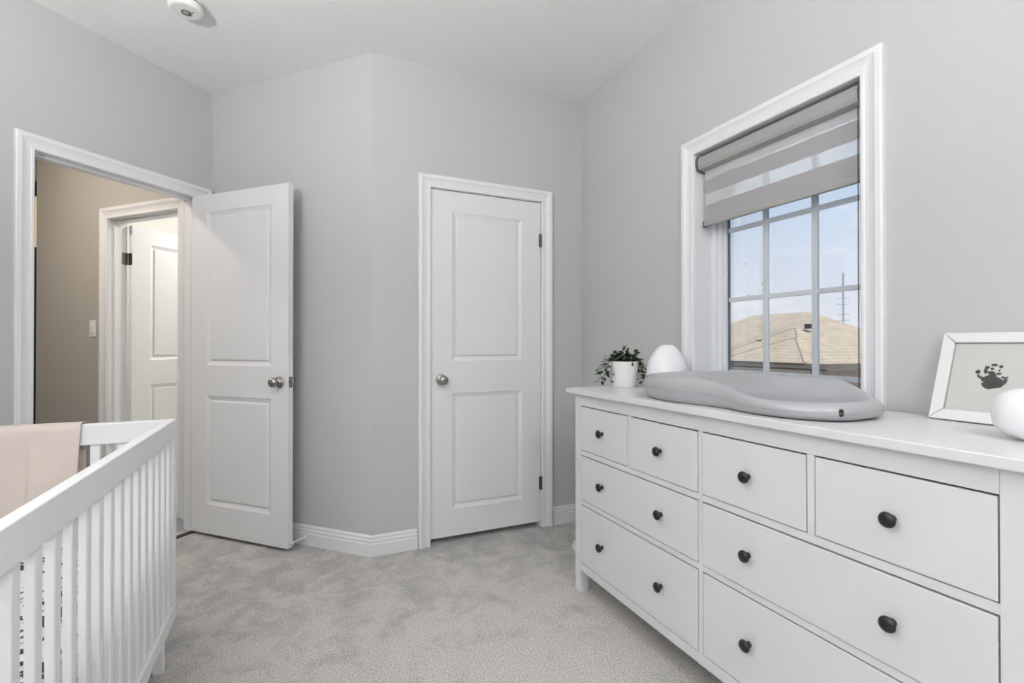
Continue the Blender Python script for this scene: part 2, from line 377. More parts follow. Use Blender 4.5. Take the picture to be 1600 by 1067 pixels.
# leaf: hinge at u=.092, opened 90 degrees, runs out along the wall normal
TD = basis(tuple(TL @ Vector((.133, .004, .022))), (s2,-s2,0), (s2, s2, 0))    # x along the leaf, y towards wall behind
od = thing('open_door', 'white two-panel bedroom door standing wide open in front of the grey wall', 'door', tuple(TL @ Vector((.133,.004,.022))))
m = MB(); door_leaf(m, .760, 2.024, .035, TD, [(.128,.636,.175,.822),(.128,.636,1.005,1.918)]); kid(m.build('door_leaf', DOORW), od)
kk = TD @ Vector((.700,0,.918)); kid(knob_mesh(out_matrix(kk,(-s2,-s2,0))).build('door_knob', NICKEL, smooth=True), od)
kk = TD @ Vector((.700,.035,.918)); kid(knob_mesh(out_matrix(kk,(s2,s2,0))).build('door_knob', NICKEL, smooth=True), od)
m = MB(); m.box((.760,.005,.888),(.7615,.030,.948),TD); kid(m.build('latch_plate', NICKEL), od)
m = MB(); m.lathe([(.001,0),(.008,0),(.006,.010),(.001,.011)], out_matrix(TD @ Vector((.7615,.0175,.918)), (s2,-s2,0)), 12); kid(m.build('latch_bolt', NICKEL, smooth=True), od)
for z in (.22, .98, 1.74):
    m = MB(); m.lathe([(.001,0),(.007,0),(.007,.085),(.001,.085)], Matrix.Translation(TD @ Vector((-.006,.041,z))), 12); kid(m.build('hinge', NICKEL), od)

# spring door stop on the baseboard behind the open door
ds0 = TA @ Vector((.446,.017,.046))
ds = thing('door_stop', 'small white door stop rod on the baseboard behind the open door', 'door stop', tuple(ds0))
m = MB(); m.lathe([(.001,0),(.014,0),(.013,.006),(.005,.008),(.0045,.085),(.001,.085)], out_matrix(ds0, nA+(0,)), 14); kid(m.build('rod', WHITEP, smooth=True), ds)
m = MB(); m.lathe([(.001,.084),(.009,.084),(.010,.092),(.008,.099),(.001,.100)], out_matrix(ds0, nA+(0,)), 14); kid(m.build('rubber_tip', WHITEP, smooth=True), ds)

# ------------------------------------------------------------------ hall and bathroom beyond the doorway
TH = basis(tuple(TL @ Vector((-.037,0,0))), (-s2, s2, 0), (-s2,-s2,0))   # hall wall with the bathroom door, u = distance beyond the doorway wall
m = MB(); wall_pieces(m, TH, .12, 1.98, 0, H, .12, [(.345,1.101,0,2.064)]); m.build('wall_hall', HALLW, kind='structure')
m = MB(); m.box((.12,1.40,0),(3.3,1.50,H),TH); m.box((3.2,-1.5,0),(3.3,1.45,H),TH); m.box((1.98,-1.5,0),(3.3,-1.4,H),TH); m.build('wall_hall_end', HALLW, kind='structure')
m = MB(); m.box((.0,-2.3,0),(2.08,-2.2,H),TH); m.box((1.88,-2.3,0),(1.98,-.12,H),TH); m.box((.0,-2.3,0),(.1,-.12,H),TH); m.build('wall_bathroom', BATHW, kind='structure')
m = MB(); m.box((.035,-.06,-.02),(3.3,1.5,-.002),TH); m.box((1.98,-1.5,-.02),(3.3,-.06,-.002),TH); m.build('floor_hall', HTILE, kind='structure')
m = MB(); m.box((.0,-2.3,-.02),(1.97,-.06,-.001),TH); m.build('floor_bathroom', BTILE, kind='structure')
d3 = holder('door_3', tuple(TH @ Vector((1.10,0,0))))
m = MB(); casing(m, TH, .355, 1.091, 0, 2.053, prof=[(w_*1.1, n_) for w_, n_ in CASP]); kid(m.build('door_casing', TRIM), d3)
m = MB(); m.box((.345,-.12,0),(.358,0,2.064),TH); m.box((1.088,-.12,0),(1.101,0,2.064),TH); m.box((.345,-.12,2.05),(1.101,0,2.064),TH)
m.box((.358,-.075,0),(.370,-.035,2.05),TH); m.box((1.076,-.075,0),(1.088,-.035,2.05),TH); m.box((.358,-.075,2.038),(1.088,-.035,2.05),TH)
kid(m.build('door_jamb', TRIM), d3)
bd = thing('bathroom_door', 'white two-panel door seen through the doorway, opened into the bright room across the hall', 'door', tuple(TH @ Vector((1.065,-.135,.012))))
TBD = basis(tuple(TH @ Vector((1.080,-.128,.012))), (s2,s2,0), (s2,-s2,0))
m = MB(); door_leaf(m, .71, 2.02, .035, TBD, [(.13,.58,.16,.83),(.13,.58,1.02,1.90)]); kid(m.build('door_leaf', DOORW), bd)
for z in (.22,1.74):
    m = MB(); m.lathe([(.001,0),(.007,0),(.007,.088),(.001,.088)], Matrix.Translation(TH @ Vector((1.084,-.124,z))), 12)
    m.box((1.0865,-.120,z),(1.0885,-.085,z+.088),TH); m.box((1.045,-.129,z),(1.082,-.127,z+.088),TH); kid(m.build('hinge', HINGE), bd)
ls = thing('light_switch', 'white rocker light switch on the taupe hall wall beside the bathroom door casing', 'light switch', tuple(TH @ Vector((1.262,0,1.265))))
m = MB(); m.box((1.227,0,1.205),(1.297,.006,1.325),TH); kid(m.build('switch_plate', WHITEP, bevel=.002), ls)
m = MB(); m.box((1.246,.005,1.232),(1.278,.010,1.298),TH); kid(m.build('rocker', WHITEP, bevel=.002), ls)
# made-up dark end door; its glowing pane imitates warm light on the wall
d4 = holder('added_end_door', tuple(TH @ Vector((3.2,-.6,0))))
TE = basis(tuple(TH @ Vector((3.2,0,0))), (-s2,-s2,0), (s2,-s2,0))
m = MB(); m.box((-1.1,.0,0),(-.15,.03,2.06),TE); kid(m.build('door_leaf', DWOOD), d4)
m = MB(); m.box((-1.1,.0,2.06),(-.15,.04,2.10),TE); m.box((-1.1,.0,2.60),(-.15,.04,2.743),TE); kid(m.build('door_frame', DWOOD), d4)
m = MB(); m.box((-1.1,.0,2.10),(-.15,.02,2.60),TE); kid(m.build('warm_glow_pane', emis('warm_wall_glow', (.85,.60,.30), .6)), d4)
# hall lamp
hl0 = TH @ Vector((1.0,1.0,H))
hl = thing('hall_ceiling_light', 'round warm ceiling light of the hall', 'ceiling light', tuple(hl0))
m = MB(); m.lathe([(.001,0),(.13,0),(.13,-.02),(.001,-.02)], Matrix.Translation(hl0)); kid(m.build('base', WHITEP), hl)
m = MB(); m.lathe([(.125,-.02),(.12,-.04),(.09,-.065),(.05,-.078),(.001,-.082)], Matrix.Translation(hl0)); kid(m.build('lamp_shade', emis('warm_lamp_glass', (1,.90,.80), 115), smooth=True), hl)
bl0 = TH @ Vector((.55,-1.1,H))
bl = thing('bathroom_ceiling_light', 'round white ceiling light of the bathroom', 'ceiling light', tuple(bl0))
m = MB(); m.lathe([(.001,0),(.17,0),(.17,-.02),(.001,-.02)], Matrix.Translation(bl0)); kid(m.build('base', WHITEP), bl)
m = MB(); m.lathe([(.165,-.02),(.16,-.05),(.12,-.08),(.06,-.095),(.001,-.10)], Matrix.Translation(bl0)); kid(m.build('lamp_shade', emis('white_lamp_glass_lit', (1,.98,.94), 80), smooth=True), bl)

# ceiling lamp added behind the camera as room fill
rl0 = Vector((.60,-.85,H))
rl = thing('added_ceiling_light', 'round white glass ceiling light added behind the camera to fill the bedroom', 'ceiling light', tuple(rl0))
m = MB(); m.lathe([(.001,0),(.09,0),(.09,-.03),(.02,-.03),(.02,-.16),(.001,-.16)], Matrix.Translation(rl0)); kid(m.build('base', WHITEP), rl)
m = MB(); m.lathe([(.02,-.14),(.10,-.15),(.18,-.20),(.21,-.27),(.19,-.34),(.12,-.39),(.001,-.41)], Matrix.Translation(rl0)); kid(m.build('lamp_shade', emis('fill_lamp_glass', (1,.985,.975), 27), smooth=True), rl)

# unseen uplighter added to brighten the room by ceiling bounce
fp = Vector((-1.28,.45,0)); fo = thing('added_floor_lamp', 'white uplighter added out of view beside the crib to brighten the room', 'floor lamp', tuple(fp)); TFp = Matrix.Translation(fp)
m = MB(TFp); m.lathe([(.001,0),(.14,0),(.14,.012),(.02,.022),(.001,.022)]); kid(m.build('base', WHITEP), fo)
m = MB(TFp); m.lathe([(.001,.02),(.011,.02),(.011,1.72),(.001,1.72)], seg=16); kid(m.build('pole', WHITEP, smooth=True), fo)
m = MB(TFp); m.lathe([(.012,1.70),(.06,1.72),(.13,1.77),(.16,1.82),(.157,1.82),(.125,1.775),(.055,1.728),(.012,1.71)], cap=False); kid(m.build('lamp_shade', WHITEP, smooth=True), fo)
fll = bpy.data.lights.new('bounce_fill_light','POINT'); fll.energy = 180; fll.shadow_soft_size = .05; fll.color = (1,.99,.98); flo = bpy.data.objects.new('bounce_fill_light', fll); C.objects.link(flo); flo.location = fp + Vector((0,0,1.79))

# ------------------------------------------------------------------ smoke detector
sm0 = Vector((-.462,2.668,H))
sd = thing('smoke_detector', 'round white smoke detector on the ceiling above the doorway wall', 'smoke detector', tuple(sm0))
TS = Matrix.Translation(sm0)
m = MB(TS); m.lathe([(.001,0),(.076,0),(.076,-.010),(.074,-.012),(.001,-.012)], seg=40); kid(m.build('base', WHITEP), sd)
m = MB(TS); m.lathe([(.066,-.010),(.066,-.018)], seg=40, cap=False); kid(m.build('vent_gap', DARK), sd)
m = MB(TS); m.lathe([(.071,-.018),(.071,-.036),(.066,-.043),(.058,-.046),(.001,-.047)], seg=40); kid(m.build('housing', WHITEP, smooth=False, bevel=.001), sd)
TS2 = Matrix.Translation(sm0 + Vector((.0,.005,-.047)))
m = MB(TS2); m.lathe([(.016,.001),(.0205,.001),(.0205,-.002),(.016,-.002)], seg=28, cap=False); kid(m.build('button_ring', CAPM), sd)
m = MB(TS2); m.lathe([(.001,0),(.014,0),(.013,-.003),(.001,-.004)], seg=28); kid(m.build('test_button', mat('olive_button', (.35,.36,.26), .3), smooth=True), sd)
m = MB(TS2); m.lathe([(.001,0),(.0035,0),(.0035,-.0012),(.001,-.0012)], Matrix.Translation((.028,-.012,0)), 12); kid(m.build('indicator', CAPM), sd)

# ------------------------------------------------------------------ window in the right wall
w1 = holder('window_1', (XR, 1.36, 1.0))
m = MB(); casing(m, TR, .990, 1.728, .70, 2.045, True); kid(m.build('window_casing', TRIM), w1)
m = MB(); m.box((.980,-.20,.69),(.992,0,2.055),TR); m.box((1.726,-.20,.69),(1.738,0,2.055),TR); m.box((.980,-.20,2.045),(1.738,0,2.057),TR); m.box((.980,-.20,.688),(1.738,0,.70),TR)
kid(m.build('window_jamb', TRIM), w1)
m = MB()
for i, (ins, a, b) in enumerate(((0,-.175,-.10),(.024,-.170,-.118),(.044,-.165,-.130))):
    wd = .050 if i == 2 else .026
    y0, y1, z0, z1 = .992+ins, 1.726-ins, .70+ins, 2.045-ins
    if i == 2: wd = .014
    for p, q in (((y0,a,z0),(y0+wd,b,z1)),((y1-wd,a,z0),(y1,b,z1)),((y0+wd,a,z0),(y1-wd,b,z0+wd)),((y0+wd,a,z1-wd),(y1-wd,b,z1))): m.box(p,q,TR)
kid(m.build('window_frame', PVC, bevel=.002), w1)
m = MB(); y0,y1,z0,z1 = 1.048,1.670,.756,1.989
for p, q in (((y0,-.158,z0),(y0+.006,-.146,z1)),((y1-.006,-.158,z0),(y1,-.146,z1)),((y0,-.158,z0),(y1,-.146,z0+.006)),((y0,-.158,z1-.006),(y1,-.146,z1))): m.box(p,q,TR)
kid(m.build('gasket', GASKET), w1)
m = MB()
for yv in (1.251, 1.470): m.box((yv-.0125,-.159,.76),(yv+.0125,-.147,1.985),TR)
for zv in (1.020, 1.359, 1.686): m.box((1.052,-.1585,zv-.010),(1.666,-.1475,zv+.010),TR)
kid(m.build('muntins', GREYBAR, bevel=.002), w1)
m = MB(); m.box((1.050,-.163,.758),(1.668,-.159,1.987),TR); kid(m.build('glass', GLASS), w1)
m = MB()
for y, z, r in ((1.582,1.519,.0028),(1.555,1.544,.0016),(1.492,1.418,.0030),(1.565,1.372,.0024),(1.542,1.370,.0022)):
    m.lathe([(.0003,0),(r,0),(r*.6,.0012),(.0003,.0015)], out_matrix((XR+.1585,y,z),(-1,0,0)), 8)
kid(m.build('dirt_specks', VENT), w1)

# zebra blind
zb = thing('zebra_blind', 'grey and sheer striped roller blind half lowered in the window', 'blind', (XR+.05,1.36,2.04))
prof = [(.012,2.030),(.006,2.020),(.004,2.005),(.006,1.985),(.012,1.972),(.040,1.966),(.075,1.966),(.078,2.030)]
rs = [[(XR+x, y, z) for x, z in prof] for y in (1.004,1.714)]
m = MB(); m.rings(rs, True, True, True); kid(m.build('cassette', CASSETTE, bevel=.001), zb)
m = MB(); prof2 = [(.006,2.034),(.001,2.022),(-.001,2.005),(.001,1.983),(.008,1.966),(.040,1.960),(.080,1.960),(.082,2.034)]
for a, b in ((.994,1.004),(1.714,1.724)):
    m = MB(); m.rings([[(XR+x,y,z) for x,z in prof2] for y in (a,b)], True, True, True); kid(m.build('end_cap', CAPM), zb)
bands = [(1.966,1.925,0),(1.925,1.858,1),(1.858,1.806,0),(1.806,1.728,1)]
for z1, z0, dk in bands:
    m = MB(); m.box((XR+.044,1.010,z0),(XR+.0455,1.708,z1)); kid(m.build('dark_band' if dk else 'sheer_band', OPAQ if dk else SHEER), zb)
m = MB(); m.box((XR+.036,1.008,1.706),(XR+.054,1.710,1.729)); kid(m.build('bottom_bar', CASSETTE, bevel=.004), zb)
for a, b in ((1.7095,1.713),(1.005,1.0085)):
    m = MB(); m.box((XR+.035,a,1.704),(XR+.055,b,1.731)); kid(m.build('bar_end_cap', CAPM), zb)
m = MB(); z = 1.962
while z > .80:
    m.lathe([(.0003,-.0025),(.0025,-.0012),(.0025,.0012),(.0003,.0025)], Matrix.Translation((XR+.030,1.019,z)), 6); z -= .0062
m.tube([(XR+.030,1.019,1.965),(XR+.030,1.019,.80)], .0006, 4)
z = 1.962
while z > .80:
    m.lathe([(.0003,-.0025),(.0025,-.0012),(.0025,.0012),(.0003,.0025)], Matrix.Translation((XR+.052,1.019,z)), 6); z -= .0062
kid(m.build('bead_chain', BEAD), zb)

# ------------------------------------------------------------------ dresser
XF = 1.215; YT0, YT1 = .385, 2.020; Y0, Y1 = .411, 1.967; ZT = .942; XBk = 1.690
dr = thing('dresser', 'long white eight-drawer dresser with black knobs under the window', 'dresser', (1.45,1.19,0))
m = MB(); m.box((1.194,YT0,.918),(1.695,YT1,ZT)); kid(m.build('top', DRW, bevel=.003, seg=3), dr)
def leg(x0,x1,y0,y1): m = MB(); m.box((x0,y0,0),(x1,y1,.918)); kid(m.build('leg', DRW, bevel=.002), dr)
leg(XF,XF+.045,Y1-.046,Y1); leg(XF,XF+.045,Y0,Y0+.046); leg(XBk-.045,XBk,Y1-.046,Y1); leg(XBk-.045,XBk,Y0,Y0+.046)
for a, b in ((Y1-.030,Y1-.012),(Y0+.012,Y0+.030)):
    m = MB(); m.box((XF+.045,a,.105),(XBk-.045,b,.918)); kid(m.build('side_panel', DRW), dr)
m = MB(); m.box((XBk-.02,Y0+.046,.105),(XBk-.014,Y1-.046,.918)); m.box((XF+.03,Y0+.046,.105),(XBk-.02,Y1-.046,.115)); kid(m.build('back_panel', DRW), dr)
ya, yb = Y0+.046, Y1-.046
m = MB()
m.box((XF,ya,.866),(XF+.04,yb,.918))            # top rail
m.box((XF+.003,ya,.637),(XF+.04,yb,.659)); m.box((XF+.003,ya,.409),(XF+.04,yb,.429))
m.box((XF,ya,.102),(XF+.04,yb,.137))
m.box((XF+.002,1.187,.137),(XF+.04,1.205,.866))
m.box((XF+.002,1.557,.659),(XF+.04,1.577,.866)); m.box((XF+.002,.814,.659),(XF+.04,.834,.866))
kid(m.build('front_frame', DRW, bevel=.0012), dr)
def drawer(y0,y1,z0,z1,knobs, out=0.0):
    g = .0028
    fr = MB(); fr.box((XF+.001-out,y0+g,z0+g*1.1),(XF+.019-out,y1-g,z1-.0045)); d = fr.build('drawer', DRW, bevel=.0015); kid(d, dr)
    bx = MB(); bx.box((XF+.019,y0+.012,z0+.012),(XBk-.04,y1-.012,z1-.012)); b = bx.build('drawer_box', DRW)
    b.parent = d
    for y in knobs:
        T = out_matrix((XF+.001-out, y, (z0+z1)/2), (-1,0,0))
        kb = MB(T); kb.lathe([(.0005,0),(.0085,0),(.0085,.001),(.0065,.003),(.0058,.012),(.008,.015),(.0165,.018),(.0178,.021),(.0165,.025),(.010,.0285),(.0005,.0295)], seg=28)
        o = kb.build('knob', BLACK, smooth=True); o.parent = d
drawer(1.577,1.921,.659,.866,[1.749]); drawer(1.205,1.557,.659,.866,[1.382], .003); drawer(.834,1.187,.659,.866,[1.010], .002); drawer(.457,.814,.659,.866,[.636],.001)
drawer(1.205,1.921,.429,.637,[1.749,1.382]); drawer(.457,1.187,.429,.637,[1.010,.636], .002)
drawer(1.205,1.921,.137,.409,[1.749,1.382]); drawer(.457,1.187,.137,.409,[1.010,.636])

# ------------------------------------------------------------------ changing pad (peanut shaped)
cp = thing('changing_pad', 'grey peanut-shaped foam changing pad lying on the white dresser', 'changing pad', (1.41,1.195,ZT))
Lh, Wd = .405, .205; NP = 96
def sm(a,b,x): t = max(0,min(1,(x-a)/(b-a))); return t*t*(3-2*t)
def outline(th, ix, iy):
    v = math.cos(th); s_ = math.sin(th)
    sgn = 1 if s_ >= 0 else -1
    hw = Wd * (abs(s_)**.62)
    waist = 1 - .20*math.exp(-((v+.02)/.34)**2)
    if sgn < 0: waist = 1 - .24*math.exp(-((v+.05)/.30)**2)
    vv = (abs(v)**.86)*(1 if v>=0 else -1)
    x = sgn*hw*waist; y = vv*Lh
    return x*(1-ix/Wd), y*(1-iy/Lh), v, s_
def rimh(v, s_):
    front = .050 + (.093-.050)*sm(-.50,.18,v) - .006*sm(.5,1,v)
    rear = .052 + (.104-.052)*sm(-.98,-.45,v) - .006*sm(.3,1,v)
    t = .5+.5*max(-1,min(1,s_*1.6))
    return front*(1-t)+rear*t
rs = []
spec = [(.030,'z',.000),(.014,'z',.004),(.004,'f',.22),(.0,'f',.42),(.0,'f',.58),(.004,'f',.78),(.012,'f',.92),(.022,'f',.99),(.032,'f',.99),(.044,'f',.93),(.062,'d',.74),(.085,'d',.42),(.110,'d',.16),(.140,'d',.04),(.170,'d',.0),(.196,'d',.0)]
for ins, md, k_ in spec:
    ring = []
    for i in range(NP):
        th = 2*math.pi*i/NP
        x, y, v, s_ = outline(th, ins, ins*1.15)
        h_ = rimh(v, s_)
        floor_h = .030 + .012*sm(-.2,1,v)
        z = k_ if md == 'z' else (h_*k_ if md == 'f' else floor_h + (h_*.99-floor_h)*k_)
        ring.append((1.41 + x, 1.195 + y, ZT + z))
    rs.append(ring)
m = MB(); m.rings(rs, True, True, True); kid(m.build('cushion', PAD, smooth=True), cp)
# moulded seam and strap hole
m = MB(); pts = []
for i in range(NP+1):
    x, y, v, s_ = outline(2*math.pi*i/NP, -.0004, -.0004); pts.append((1.41+x,1.195+y,ZT+rimh(v,s_)*.5))
m.tube(pts, .0010, 6); kid(m.build('seam', PAD, smooth=True), cp)
x, y, v, s_ = outline(math.pi+.30, 0, 0)
x2, y2, _, _ = outline(math.pi+.34, 0, 0); x3, y3, _, _ = outline(math.pi+.26, 0, 0)
tn = Vector((x2-x3, y2-y3, 0)).normalized(); nn = Vector((tn.y, -tn.x, 0))
if nn.y > 0: nn = -nn
m = MB(); m.lathe([(.0005,.001),(.0075,.001),(.0085,0),(.0085,-.004),(.0005,-.004)], out_matrix((1.41+x,1.195+y,ZT+.027), nn) @ Matrix.Diagonal((.8,1.25,1,1)), 20); kid(m.build('strap_hole_plug', BLACK, smooth=True), cp)

# ------------------------------------------------------------------ potted plant
pc = Vector((1.478,1.938,ZT))
pp = thing('potted_plant', 'small trailing green plant in a white pot at the left end of the dresser', 'plant', tuple(pc))
m = MB(Matrix.Translation(pc)); m.lathe([(.001,0),(.053,0),(.055,.003),(.067,.119),(.068,.124),(.066,.126),(.063,.124),(.061,.108),(.001,.106)], seg=48); kid(m.build('pot', POT, smooth=True, bevel=0), pp)
m = MB(Matrix.Translation(pc)); m.lathe([(.0605,.108),(.03,.113),(.001,.114)], seg=24); kid(m.build('soil', SOIL), pp)
lm = MB(); stm = MB()
def leaf(mb, p, d, L, W, up=Vector((0,0,1))):
    d = Vector(d).normalized(); sd_ = d.cross(up)
    if sd_.length < .1: sd_ = d.cross(Vector((1,0,0)))
    sd_.normalize(); nrm = sd_.cross(d)
    rows = [(0,.06,0),(.2,.7,.03),(.45,1,.06),(.72,.66,.03),(1,.03,-.06)]
    R_ = []
    for t, w_, c in rows:
        base = Vector(p) + d*L*t + nrm*L*c
        R_.append([tuple(base - sd_*W*w_*.5 + nrm*W*.14*w_), tuple(base), tuple(base + sd_*W*w_*.5 + nrm*W*.14*w_)])
    mb.rings(R_, False)
rng = random.Random(11)
vr = Vector((math.cos(R(24.25)), -math.sin(R(24.25)), 0)); vf = Vector((vr.y*-1, vr.x, 0))   # compass directions along and across the dresser corner
def vine(p0, pts, n, L=.020):
    P = [Vector(p0)] + [Vector(p0)+Vector(q) for q in pts]
    stm.tube([tuple(p) for p in P], .0011, 5)
    for i in range(n):
        t = (i+.7)/n*(len(P)-1); j = min(int(t), len(P)-2); f = t-j
        p = P[j].lerp(P[j+1], f); dd = (P[j+1]-P[j]).normalized()
        a = rng.uniform(0, 6.28); side = Vector((math.cos(a), math.sin(a), rng.uniform(-.3,.5)))
        leaf(lm, p, dd*.5+side, L*rng.uniform(1.2,1.7), L*rng.uniform(.75,1.0), Vector((rng.uniform(-.5,.5),rng.uniform(-.5,.5),1)))
rim = pc + Vector((0,0,.120))
# bushy crown
for i in range(40):
    a = rng.uniform(0,6.28); r_ = .055*math.sqrt(rng.random()); b0 = rim + Vector((r_*math.cos(a), r_*math.sin(a), -.008))
    lean = Vector((math.cos(a),math.sin(a),0))*rng.uniform(.008,.035); hh = rng.uniform(.014,.046)
    vine(b0, [lean*.5+Vector((0,0,hh*.7)), lean+Vector((0,0,hh))], 3, .0215)
for q in ((vr*-.006, .068), (vr*.012, .054), (vr*.045, .046), (vr*-.045,.040)):
    vine(rim+q[0], [(0,0,q[1]*.5), tuple(vr*.004+Vector((0,0,q[1]*1.05)))], 7, .021)
# trailing stems: left side, right side, front
for off, dx, dz, dy in ((-.055,-.045,-.098,.0),(-.06,-.030,-.070,-.01),(-.050,-.062,-.050,.01),(-.058,-.012,-.095,-.02),(-.062,-.050,-.100,.02),(.055,.028,-.060,-.01),(.058,.034,-.085,.0),(.055,.022,-.098,-.015),(.060,.040,-.045,.01),(.05,.015,-.075,-.03)):
    b0 = rim + vr*off + vf*dy
    sx = vr*dx
    vine(b0, [tuple(sx*.5+Vector((0,0,.010))), tuple(sx*.85+Vector((0,0,dz*.3))), tuple(sx*1.05+Vector((0,0,dz*.65))), tuple(sx*1.3+Vector((0,0,dz)))], 8, .0205)
leaf(lm, rim + vr*.022 - vf*.069 + Vector((0,0,.002)), (.02,-.02,-1), .020, .011, -vf)
leaf(lm, rim + vr*.016 - vf*.066 + Vector((0,0,.008)), (.6,-.5,-.4), .018, .009)
kid(stm.build('stems', STEM, smooth=True), pp); kid(lm.build('foliage', LEAF, smooth=True), pp)

# ------------------------------------------------------------------ egg lamps
m = MB(); e1 = Vector((1.600,1.777,ZT))
lp = [(.001,0),(.052,0),(.062,.004)] 
for i in range(1,19):
    t = i/18; z = .004 + t*.200; r_ = .094*math.sin(math.pi*(.215+.70*t**.93))**.80 if t<1 else .026
    lp.append((max(r_,.026), z))
lp += [(.020,.2055),(.001,.2055)]
m.lathe(lp, Matrix.Translation(e1), 48)
egg = m.build('egg_lamp', LAMPG, smooth=True); tag(egg, 'white egg-shaped lamp between the potted plant and the window', 'lamp')
e2 = Vector((1.462,.482,ZT)); lp = [(.001,0),(.040,0)]
for i in range(1,24):
    t = i/24; a = -math.pi/2 + math.pi*t; sa = math.sin(a); lp.append((.077*abs(math.cos(a))**.72, .0565+.0565*abs(sa)**.80*(1 if sa > 0 else -1)))
lp += [(.001,.113)]
m = MB(); m.lathe(lp, Matrix.Translation(e2), 48)
tag(m.build('pebble_lamp', LAMPG, smooth=True), 'low white pebble-shaped lamp in front of the picture frame at the right', 'lamp')

# ------------------------------------------------------------------ handprint frame leaning on the wall
B0 = Vector((1.633,.758,ZT)); T0 = Vector((1.7185,.758,ZT+.236)); Vv = (T0-B0).normalized(); Uu = Vector((0,-1,0)); Nn = Uu.cross(Vv)
if Nn.x > 0: Nn = -Nn
TF = Matrix(((Uu.x,Vv.x,Nn.x,B0.x),(Uu.y,Vv.y,Nn.y,B0.y),(Uu.z,Vv.z,Nn.z,B0.z),(0,0,0,1)))
pf = thing('picture_frame', 'white framed baby handprint leaning against the wall on the dresser', 'picture frame', tuple(B0))
FW, FH, BW = .36, .2505, .029
TF = TF @ Matrix.Rotation(R(-1.2), 4, 'Z') if False else TF
def strip(pts): 
    m = MB(TF); lo = [(x,y,0) for x,y in pts]; hi = [(x,y,.014) for x,y in pts]; m.rings([lo,hi], True, True, True); kid(m.build('frame_side', FRAMEW, bevel=.0008), pf)
g = .0006
strip([(g,0),(FW-g,0),(FW-BW-g,BW-g),(BW+g,BW-g)]); strip([(g,FH),(BW+g,FH-BW+g),(FW-BW-g,FH-BW+g),(FW-g,FH)])
strip([(0,g),(BW-g,BW+g),(BW-g,FH-BW-g),(0,FH-g)]); strip([(FW,g),(FW,FH-g),(FW-BW+g,FH-BW-g),(FW-BW+g,BW+g)])
m = MB(TF); m.box((.004,.004,.001),(FW-.004,FH-.004,.0045)); kid(m.build('backing', DARK), pf)
m = MB(TF); m.box((BW-.0015+.002,BW+.001,.0046),(FW-BW-.001,FH-BW-.001,.006)); pr = kid(m.build('print', PRINT), pf)
def blob(mb, x, y, rx, ry, rot=0, seed=0, n=18):
    rr = random.Random(seed); pts = []
    for i in range(n):
        a = 2*math.pi*i/n; k_ = 1+rr.uniform(-.13,.13)
        px, py = rx*k_*math.cos(a), ry*k_*math.sin(a); c_, s_ = math.cos(rot), math.sin(rot)
        pts.append((x+px*c_-py*s_, y+px*s_+py*c_))
    mb.rings([[(p[0],p[1],.0060) for p in pts],[(p[0],p[1],.0063) for p in pts]], True, False, True)
hp = MB(TF); ux = lambda yw: .758-yw
for i, (yw, v, rx, ry, rot) in enumerate(((.6410,.1195,.0205,.0120,-.1),(.6300,.1085,.0160,.0110,.35),(.6480,.1040,.0130,.0085,-.4),(.6150,.1170,.0045,.0085,-.35),(.6405,.1330,.0085,.0060,.1),
    (.6712,.1400,.0052,.0058,0),(.6685,.1290,.0028,.0040,.2),(.6635,.1250,.0040,.0035,.5),
    (.6535,.1535,.0050,.0048,0),(.6555,.1440,.0042,.0085,.1),(.6400,.1610,.0070,.0036,0),(.6435,.1500,.0038,.0036,0),(.6440,.1400,.0075,.0042,0),
    (.6265,.1570,.0042,.0045,0),(.6285,.1465,.0022,.0024,0),(.6285,.1375,.0050,.0036,.2),(.6185,.1275,.0050,.0030,-.5),(.6125,.1275,.0040,.0022,.6))):
    blob(hp, ux(yw), v, rx, ry, rot, i)
hpo = hp.build('handprint', INK); hpo.parent = pr; hpo.matrix_parent_inverse = pr.matrix_parent_inverse.copy() if False else Matrix.Identity(4)
m = MB(TF); m.box((BW,BW,.0085),(FW-BW,FH-BW,.0095)); kid(m.build('glass', GLASS), pf)

# ------------------------------------------------------------------ crib
CX, CY = -.398, 2.160; CL, CW = 1.365, .755
cb = thing('crib', 'white wooden crib with vertical slats in the left foreground', 'crib', (CX-CW/2, CY-CL/2, 0))
RT = .028
def cpart(name, a, b, bev=.003):
    m = MB(); m.box(a, b); return kid(m.build(name, CRIBW, bevel=bev, seg=3), cb)
z0, z1, z2, z3 = .135, .192, .800, .873
for x in (CX-RT, CX-CW):
    cpart('top_rail', (x,CY-CL,z2),(x+RT,CY,z3)); cpart('bottom_rail', (x,CY-CL,z0),(x+RT,CY,z1))
for y in (CY-RT, CY-CL):
    cpart('top_rail', (CX-CW+RT,y,z2),(CX-RT,y+RT,z3)); cpart('bottom_rail', (CX-CW+RT,y,z0),(CX-RT,y+RT,z1))
for x in (CX-RT, CX-CW):
    for y in (CY-.034, CY-CL): cpart('corner_post', (x,y,z1),(x+RT,y+.034,z2), .002)
smesh = MB(); smesh.box((-.008,-.0145,z1-.005),(.008,.0145,z2+.005)); s0 = smesh.build('slat', CRIBW, bevel=.0035, seg=3)
def slat(x, y, rot):
    o = s0.copy(); C.objects.link(o); o.parent = cb; o.location = (x-cb.location.x, y-cb.location.y, 0); o.rotation_euler = (0,0,rot)
PT = .0757
for x in (CX-RT/2, CX-CW+RT/2):
    y = 1.034 + PT*14
    yy = y
    while yy > CY-CL+.05: slat(x, yy, 0); yy -= PT
for y in (CY-RT/2, CY-CL+RT/2):
    xx = CX-RT-.055
    while xx > CX-CW+.05: slat(xx, y, R(90)); xx -= PT
bpy.data.objects.remove(s0)
